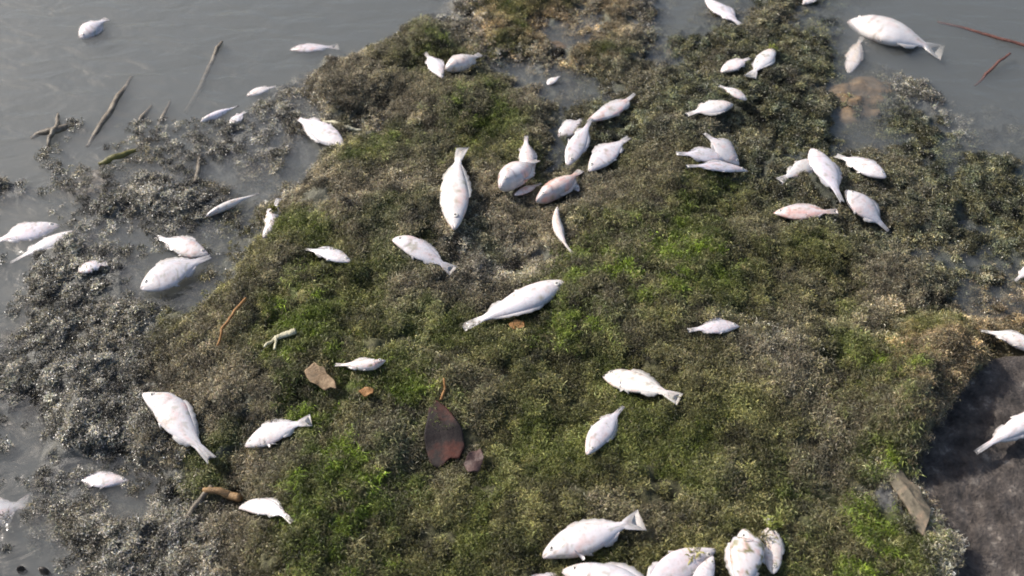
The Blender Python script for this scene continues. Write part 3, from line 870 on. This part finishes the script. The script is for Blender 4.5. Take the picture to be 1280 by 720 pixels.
# right of the middle, far
fish('white fish with pale blue tail overlapped by a smaller fish', (917, 128), (858, 141), 26, dors=1, lift=.008, tailfin=.3)
fish('small slim fish resting across the head of a white fish', (934, 124), (899, 106), 13, lift=.026, dors=1, tailfin=.3, warm=.3, fins=.4)
fish('short cream fish next to the bluish fish with green head', (901, 89), (938, 71), 19, lift=.006, dors=1, tailfin=.2, warm=.35)
fish('bluish white fish with algae green head near the short cream fish', (969, 58), (937, 95), 27, lift=.004, dors=1, tailfin=.8, grey=.8, dirt=.5)
fish('white fish in dark weed with its nose at the far water edge', (882, -3), (930, 33), 19, z=.004, dors=1, tailfin=.4)
fish('tan fish sunken in weed close to the far edge', (955, 14), (970, -10), 20, z=-.006, warm=.7, tailfin=.4)
fish('white fish tip in the far weed near the tan sunken fish', (1003, 4), (1024, -8), 14, z=.004, tailfin=.4)
fish('large floating white fish with forked tail and grey wet belly', (1061, 22), (1182, 62), 46, z=.000, dors=1, tailfin=1.0, thick=.42, grey=.15, roll=-12)
fish('murky tan fish sunken under the large floating fish', (1061, 90), (1078, 44), 26, z=-.006, warm=.8, tailfin=.3, eye=False)
fish('pointed white fish at left of the fan of three', (912, 198), (846, 191), 20, dors=1, lift=.008, tailfin=.3)
fish('white fish with yellow green weed on its tail in the fan of three', (925, 206), (881, 165), 24, dors=1, lift=.012, tailfin=.1, dirt=.3)
fish('slender pinkish white fish along the front of the fan of three', (936, 213), (858, 207), 15, dors=1, lift=.014, bend=-.25, tailfin=.3, pink=.5)
fish('greyish fish fading into weed under the broad upended fish', (1022, 199), (974, 225), 25, dors=1, lift=.0, tailfin=.6, grey=.7)
fish('broad upended white fish with spiky head among four others', (1016, 183), (1054, 251), 39, dors=1, lift=.026, tailfin=.15)
fish('white fish with dark eye pushed under the broad upended fish', (1108, 220), (1044, 192), 25, dors=1, lift=.010, tailfin=.3, pink=.3)
fish('slim fish with a pink side patch below the cluster of three', (967, 265), (1048, 263), 21, dors=1, lift=.006, tailfin=.4, pink=.9, bend=.12)
fish('white fish with yellowish neck and pointed tail near the broad upended fish', (1058, 236), (1112, 287), 32, dors=1, lift=.01, tailfin=.12, warm=.15)
fish('white fish end at the brown weed on the right margin', (1296, 332), (1269, 350), 18, lift=.006, tailfin=.3)
fish('curved white fish at the edge above the dark stone slab', (1300, 438), (1226, 412), 20, dors=1, lift=.014, bend=-.4, tailfin=.15, thick=.7)
fish('white fish lying on the dark stone slab', (1316, 508), (1220, 564), 34, dors=1, z=.058, tailfin=.25, thick=.6, warm=.25)
# middle of the mound
fish('broad white fish lying head down with fan tail up the mound', (567, 284), (577, 181), 46, dors=1, lift=.008, tailfin=.55, thick=.5)
fish('small silver fish with frayed head and spread grey tail', (490, 298), (567, 338), 29, dors=1, head_turn=.25, dirt=.35, lift=.006, tailfin=.7, grey=.5)
fish('narrow white fish pointing at the silver fish', (438, 326), (379, 310), 19, dors=1, lift=.006, tailfin=.15)
fish('biggest white fish on the moss with grey tail and orange scrap beneath', (707, 349), (577, 407), 40, dors=1, lift=.008, tailfin=.4, thick=.5, pink=.15)
fish('small crumpled fish with weed wrapped round its waist', (328, 296), (348, 246), 25, dors=1, head_turn=.6, lift=.006, dirt=.8, thick=.65, tailfin=.4, pink=.4)
fish('pencil thin white fish on wet weed beside the upright brown stem', (257, 270), (324, 241), 10, thick=.9, lift=.004, tailfin=.2, fins=0, eye=False)
fish('white fish with big dark eye lying behind a plain white fish', (260, 317), (193, 294), 28, dors=1, lift=.002, tailfin=.2, pink=.55)
fish('plain bright white fish in front of the big eyed fish', (175, 359), (264, 318), 36, dors=1, lift=.012, tailfin=.12, pink=.1)
fish('small ragged fish head with hollow eye in wet weed', (97, 338), (134, 328), 20, dors=1, lift=.004, dirt=.8, pink=.6, tailfin=.6)
fish('wet fish awash with grey head above its parallel twin', (74, 280), (-16, 303), 25, z=-.002, dors=1, tailfin=.4, grey=.8)
fish('slimmer wet fish awash below its parallel twin', (93, 287), (12, 327), 19, z=-.002, dors=1, tailfin=.2, grey=.6)
# lower left
fish('white fish with its head hanging loose on wet weed', (177, 490), (265, 575), 48, dors=1, lift=.01, tailfin=.35, pink=.5, hump=.25, head_turn=.4)
fish('neat white fish with clear grey forked tail beside green moss', (305, 557), (389, 524), 31, dors=1, pect=True, lift=.008, tailfin=.65)
fish('dull white fish under shallow water in the weed ringed pool', (161, 600), (88, 598), 28, z=-.001, dors=1, tailfin=.3, warm=.2)
fish('big faint purplish fish deep in murky water at the margin', (-70, 665), (44, 622), 46, z=-.009, dors=1, tailfin=.6, pink=.5)
fish('curved white fish touching the stubby tan root piece', (297, 634), (364, 652), 31, dors=1, lift=.008, bend=-.9, tailfin=.25, pink=.2)
fish('small narrow fish with dark rotten head near the tan dead leaf', (482, 450), (418, 455), 17, dors=1, head_turn=-.4, lift=.006, thick=.7, tailfin=.25, dirt=.5, pink=.8)
# lower right
fish('small pinkish white fish alone in the open moss', (925, 407), (860, 412), 22, dors=1, lift=.006, tailfin=.3, pink=.35)
fish('white fish with forked tail and belly fin pointing down, alone on moss', (752, 466), (850, 497), 37, dors=1, pect=True, lift=.008, tailfin=.6, grey=.35)
fish('white fish lying head down just below the fork tailed fish', (734, 567), (780, 506), 35, dors=1, lift=.008, tailfin=.12, pink=.35)
# heap at the bottom edge
fish('complete white fish with raised forked tail at back of the front heap', (678, 696), (804, 648), 48, dors=1, pect=True, lift=.008, tailfin=.8, grey=.35, thick=.55)
fish('large fat white fish across the middle of the front heap', (702, 712), (856, 752), 62, dors=1, lift=.03, tailfin=.5, thick=.6)
fish('broad fish with yellow stained gill in the front heap', (896, 686), (786, 748), 52, dors=1, lift=.014, tailfin=.4, warm=.25, dirt=.3)
fish('pale fish wedged beside the yellow stained fish in the front heap', (892, 694), (858, 766), 34, dors=1, lift=.022, tailfin=.4)
fish('grey fish end lowest in the front heap by the complete fish', (652, 722), (742, 736), 26, dors=1, lift=.0, tailfin=.4, grey=.6)
fish('torn white fish with ragged gills standing in the front heap', (930, 660), (924, 758), 56, dors=-1, lift=.014, tailfin=.4, pink=.75, dirt=.7, thick=.5, head_turn=-.5)
fish('narrow weed stained fish leaning on the torn fish', (966, 716), (962, 644), 36, dors=1, lift=.010, tailfin=.3, dirt=.9, pink=.4, warm=.3)

# ------------------------------------------------------------------ algae: matted tufts nobody could count
N = 190000
sx = rng.uniform(-1.55, 1.55, N * 2); sy = rng.uniform(.62, 2.42, N * 2)
inside = np.abs(sx) < .20 + .62 * np.hypot(sy, 1.45) * .80
sx, sy = sx[inside][:N], sy[inside][:N]
sz = fine_height(sx, sy)
patch = fbm(sx * 22, sy * 22, 301, 3)
ok = (sz > -.03) & (patch > .26 + .13 * (sz < .009) + .04 * (sz < -.006))
# loose bits afloat along the margin
drift = (sz < -.004) & (sz > -.05) & (fbm(sx * 14, sy * 14, 333, 3) > .50) & (rng.random(len(sx)) < .16) & (sy < 1.72) & (sx < .3)
sz = np.where(drift, .0005, sz); ok |= drift
# bare stone of the slab
on_slab = slab_ratio(sx, sy) < .95
ok &= ~(on_slab & (sz < SLAB_Z + .012))
sx, sy, sz = sx[ok], sy[ok], sz[ok]
# none grow through the fish that lie on them
P4 = np.stack([sx, sy, sz, np.ones_like(sx)], 0)
cut = np.zeros(len(sx), bool)
for Mi, L, D, root, k, wide in FISHES:
    q = np.array(Mi) @ P4
    s = q[0] / L + .5
    hp = np.where((s > .02) & (s < (1.0 if k > .35 else .9)), np.interp(s, np.r_[_S, 1.0], np.r_[_TOP, .2 + .7 * k]), 0) * D / 2
    cut |= (np.abs(q[1]) < hp * wide) & (np.abs(q[2]) < .06)
for pl in LEAVES:
    ins = np.zeros(len(sx), bool)
    for (xa, ya), (xb, yb) in zip(pl, np.roll(pl, -1, 0)):
        ins ^= ((ya > sy) != (yb > sy)) & (sx < (xb - xa) * (sy - ya) / (yb - ya + 1e-12) + xa)
    cut |= ins & (rng.random(len(sx)) < .6)
sx, sy, sz = sx[~cut], sy[~cut], sz[~cut]
n = len(sx)
C0, W0 = soil_fields(sx + rng.normal(0, .022, len(sx)), sy + rng.normal(0, .022, len(sx)))
wet = np.clip(np.maximum(W0, 1 - (sz - .002) / .012), 0, 1)
# strand colour: its place on the bank, its clump, itself
green = np.clip((C0[:, 1] / C0[:, 0] - .98) / .2, 0, 1)
fleck = np.clip((fbm(sx * 55, sy * 55, 511, 2) - .50) * 6 + (rng.random(len(sx)) - .5) * 1.2 + .50, 0, 1)
C0 = C0 * (1 - (green * (1 - fleck))[:, None]) + np.array((.205, .185, .090)) * (green * (1 - fleck))[:, None]
u1 = rng.random(n); clump = .65 * fbm(sx * 95, sy * 95, 77, 2) + .35 * fbm(sx * 30, sy * 30, 79, 2); blot = fbm(sx * 9, sy * 9, 78, 3)
C = C0 * (.45 + 1.1 * u1)[:, None] * np.maximum(-.16 + 4.0 * clump ** 2, .06)[:, None] * (1 + .12 * wet)[:, None]
grn = PAL[3]; brn = PAL[1]; straw = np.array((.30, .27, .17))
m = (np.clip((blot - .55) * 5, 0, 1) * .5 * (wet < .6))[:, None]; C = C * (1 - m) + grn * (.5 + u1)[:, None] * m
m = (np.clip((.45 - blot) * 5, 0, 1) * .55)[:, None]; C = C * (1 - m) + brn * (.4 + 1.1 * u1)[:, None] * m
m = ((rng.random(n) < .025) * .7)[:, None]; C = C * (1 - m) + straw * m
def strands(sx, sy, sz, az, kap, ln, hh, wd, C, wet):
    n = len(sx); K = 4
    P = np.zeros((n, K, 3)); P[:, 0] = np.stack([sx, sy, sz - .001], -1)
    for k in range(1, K):
        t = k / (K - 1); aa = az + kap * t
        P[:, k, 0] = P[:, k - 1, 0] + np.cos(aa) * ln / (K - 1); P[:, k, 1] = P[:, k - 1, 1] + np.sin(aa) * ln / (K - 1)
        P[:, k, 2] = sz + hh * math.sin(math.pi * (.12 + .72 * t))
    aw = az + math.pi / 2 + rng.normal(0, .5, n)
    tilt = rng.normal(0, .55, n)
    wv = np.stack([np.cos(aw) * np.cos(tilt), np.sin(aw) * np.cos(tilt), np.sin(tilt)], -1)
    tap = np.array([.8, 1, .85, .3])
    off = wv[:, None, :] * wd[:, None, None] * tap[None, :, None]
    V = np.stack([P - off, P + off], 2).reshape(-1, 3)
    b0 = (np.arange(n) * K * 2)[:, None]
    F = np.stack([b0 + np.array([2 * k, 2 * k + 1, 2 * k + 3, 2 * k + 2]) for k in range(K - 1)], 1).reshape(-1, 4)
    shade = np.repeat(C, K * 2, 0)
    return V, F, shade, np.repeat(wet, K * 2)
tufts = bpy.data.collections.new('tuft_shapes')
for v in range(8):
    k = 40
    rr = .0080 * np.sqrt(rng.random(k)); aa = rng.uniform(0, 6.283, k)
    sh = rng.uniform(.35, 1.0, k) ** 1.2 * 1.5
    cc = np.stack([sh * rng.uniform(.9, 1.12, k), sh, sh * rng.uniform(.75, 1.15, k)], -1)
    hair = v in (3, 4)                                  # finer and more upright, for the green patches
    flat = v >= 5                                       # the last three are low and matted, for the wet margin
    V, F, c_, w_ = strands(rr * np.cos(aa), rr * np.sin(aa), rng.uniform(-.001, .0015, k), rng.uniform(0, 6.283, k), rng.normal(0, 3.2, k),
                           rng.uniform(.003, .009, k) * (1.25 if hair else 1), rng.uniform(.0008, .0050, k) * (.6 if flat else 1.5 if hair else 1), rng.uniform(.00022, .00050, k) * (1.8 if flat else .85 if hair else 1), cc, np.zeros(k))
    o = mesh_obj('tuft_shape', V, F, M_TUFT, attrs={'shade': c_})
    COL.objects.unlink(o); tufts.objects.link(o)
al = mesh_obj('algae', np.stack([sx, sy, sz], -1), [], M_TUFT,
              attrs={'col': C, 'wet': wet, 'size': rng.uniform(.7, 1.3, n) * (1.15 - .3 * wet) * (.8 + .4 * clump)})
ia = al.data.attributes.new('pick', 'INT', 'POINT')
ia.data.foreach_set('value', np.where(wet > .55, rng.integers(5, 8, n), np.where(green > .4, rng.integers(3, 5, n), rng.integers(0, 3, n))).astype(np.int32))
ra_ = al.data.attributes.new('turn', 'FLOAT_VECTOR', 'POINT')
ra_.data.foreach_set('vector', np.stack([rng.normal(0, .25, n), rng.normal(0, .25, n), rng.uniform(0, 6.283, n)], -1).astype(np.float32).ravel())
gn = bpy.data.node_groups.new('grow_tufts', 'GeometryNodeTree')
gn.interface.new_socket('Geometry', in_out='INPUT', socket_type='NodeSocketGeometry')
gn.interface.new_socket('Geometry', in_out='OUTPUT', socket_type='NodeSocketGeometry')
gi, go = gn.nodes.new('NodeGroupInput'), gn.nodes.new('NodeGroupOutput')
ci = gn.nodes.new('GeometryNodeCollectionInfo'); ci.inputs['Collection'].default_value = tufts
ci.inputs['Separate Children'].default_value = True; ci.inputs['Reset Children'].default_value = True
ip = gn.nodes.new('GeometryNodeInstanceOnPoints'); ip.inputs['Pick Instance'].default_value = True
def named(nm, typ):
    q = gn.nodes.new('GeometryNodeInputNamedAttribute'); q.data_type = typ; q.inputs['Name'].default_value = nm
    return next(o_ for o_ in q.outputs if o_.enabled and o_.name == 'Attribute')
lk = gn.links.new
lk(gi.outputs[0], ip.inputs['Points']); lk(ci.outputs[0], ip.inputs['Instance'])
lk(named('pick', 'INT'), ip.inputs['Instance Index']); lk(named('turn', 'FLOAT_VECTOR'), ip.inputs['Rotation']); lk(named('size', 'FLOAT'), ip.inputs['Scale'])
lk(ip.outputs[0], go.inputs[0])
md = al.modifiers.new('tufts', 'NODES'); md.node_group = gn
tag(al, 'matted green and brown algae strands covering the muddy bank', 'algae', kind='stuff')

# scraps of weed caught on particular fish
def caught(px, py, z, cnt, spread, colr, lnm, label):
    cx, cy = unproject(px, py, z)
    x = rng.normal(cx, spread, cnt); y = rng.normal(cy, spread, cnt); zz = rng.normal(z, .003, cnt)
    V, F, c_, w_ = strands(x, y, zz, rng.uniform(0, 6.28, cnt), rng.normal(0, 1.5, cnt), rng.uniform(.5, 1.2, cnt) * lnm, rng.uniform(.001, .006, cnt), rng.uniform(.0008, .0018, cnt),
                           np.array(colr) * rng.uniform(.6, 1.3, cnt)[:, None], np.full(cnt, .5))
    org = np.array((cx, cy, z))
    ob = mesh_obj('weed_scrap', V - org, F, M_ALGAE, attrs={'col': c_, 'wet': w_}); ob.location = org
    tag(ob, label, 'weed')
YG = (.22, .24, .05)
caught(965, 655, .088, 60, .006, YG, .013, 'yellow green weed tuft on the narrow stained fish')
caught(952, 672, .09, 45, .005, (.30, .26, .14), .012, 'straw coloured weed caught between the torn fish and narrow fish')
caught(866, 692, .098, 50, .005, (.34, .31, .10), .012, 'yellow weed across the gill of the yellow stained fish')
caught(342, 262, .045, 50, .0035, (.16, .15, .03), .011, 'olive weed wrapped round the small crumpled fish')
caught(884, 166, .04, 40, .0035, YG, .010, 'yellow green weed on the tail of a fish in the fan of three')
caught(966, 60, .03, 40, .004, YG, .011, 'yellow green weed on the head of the bluish fish')
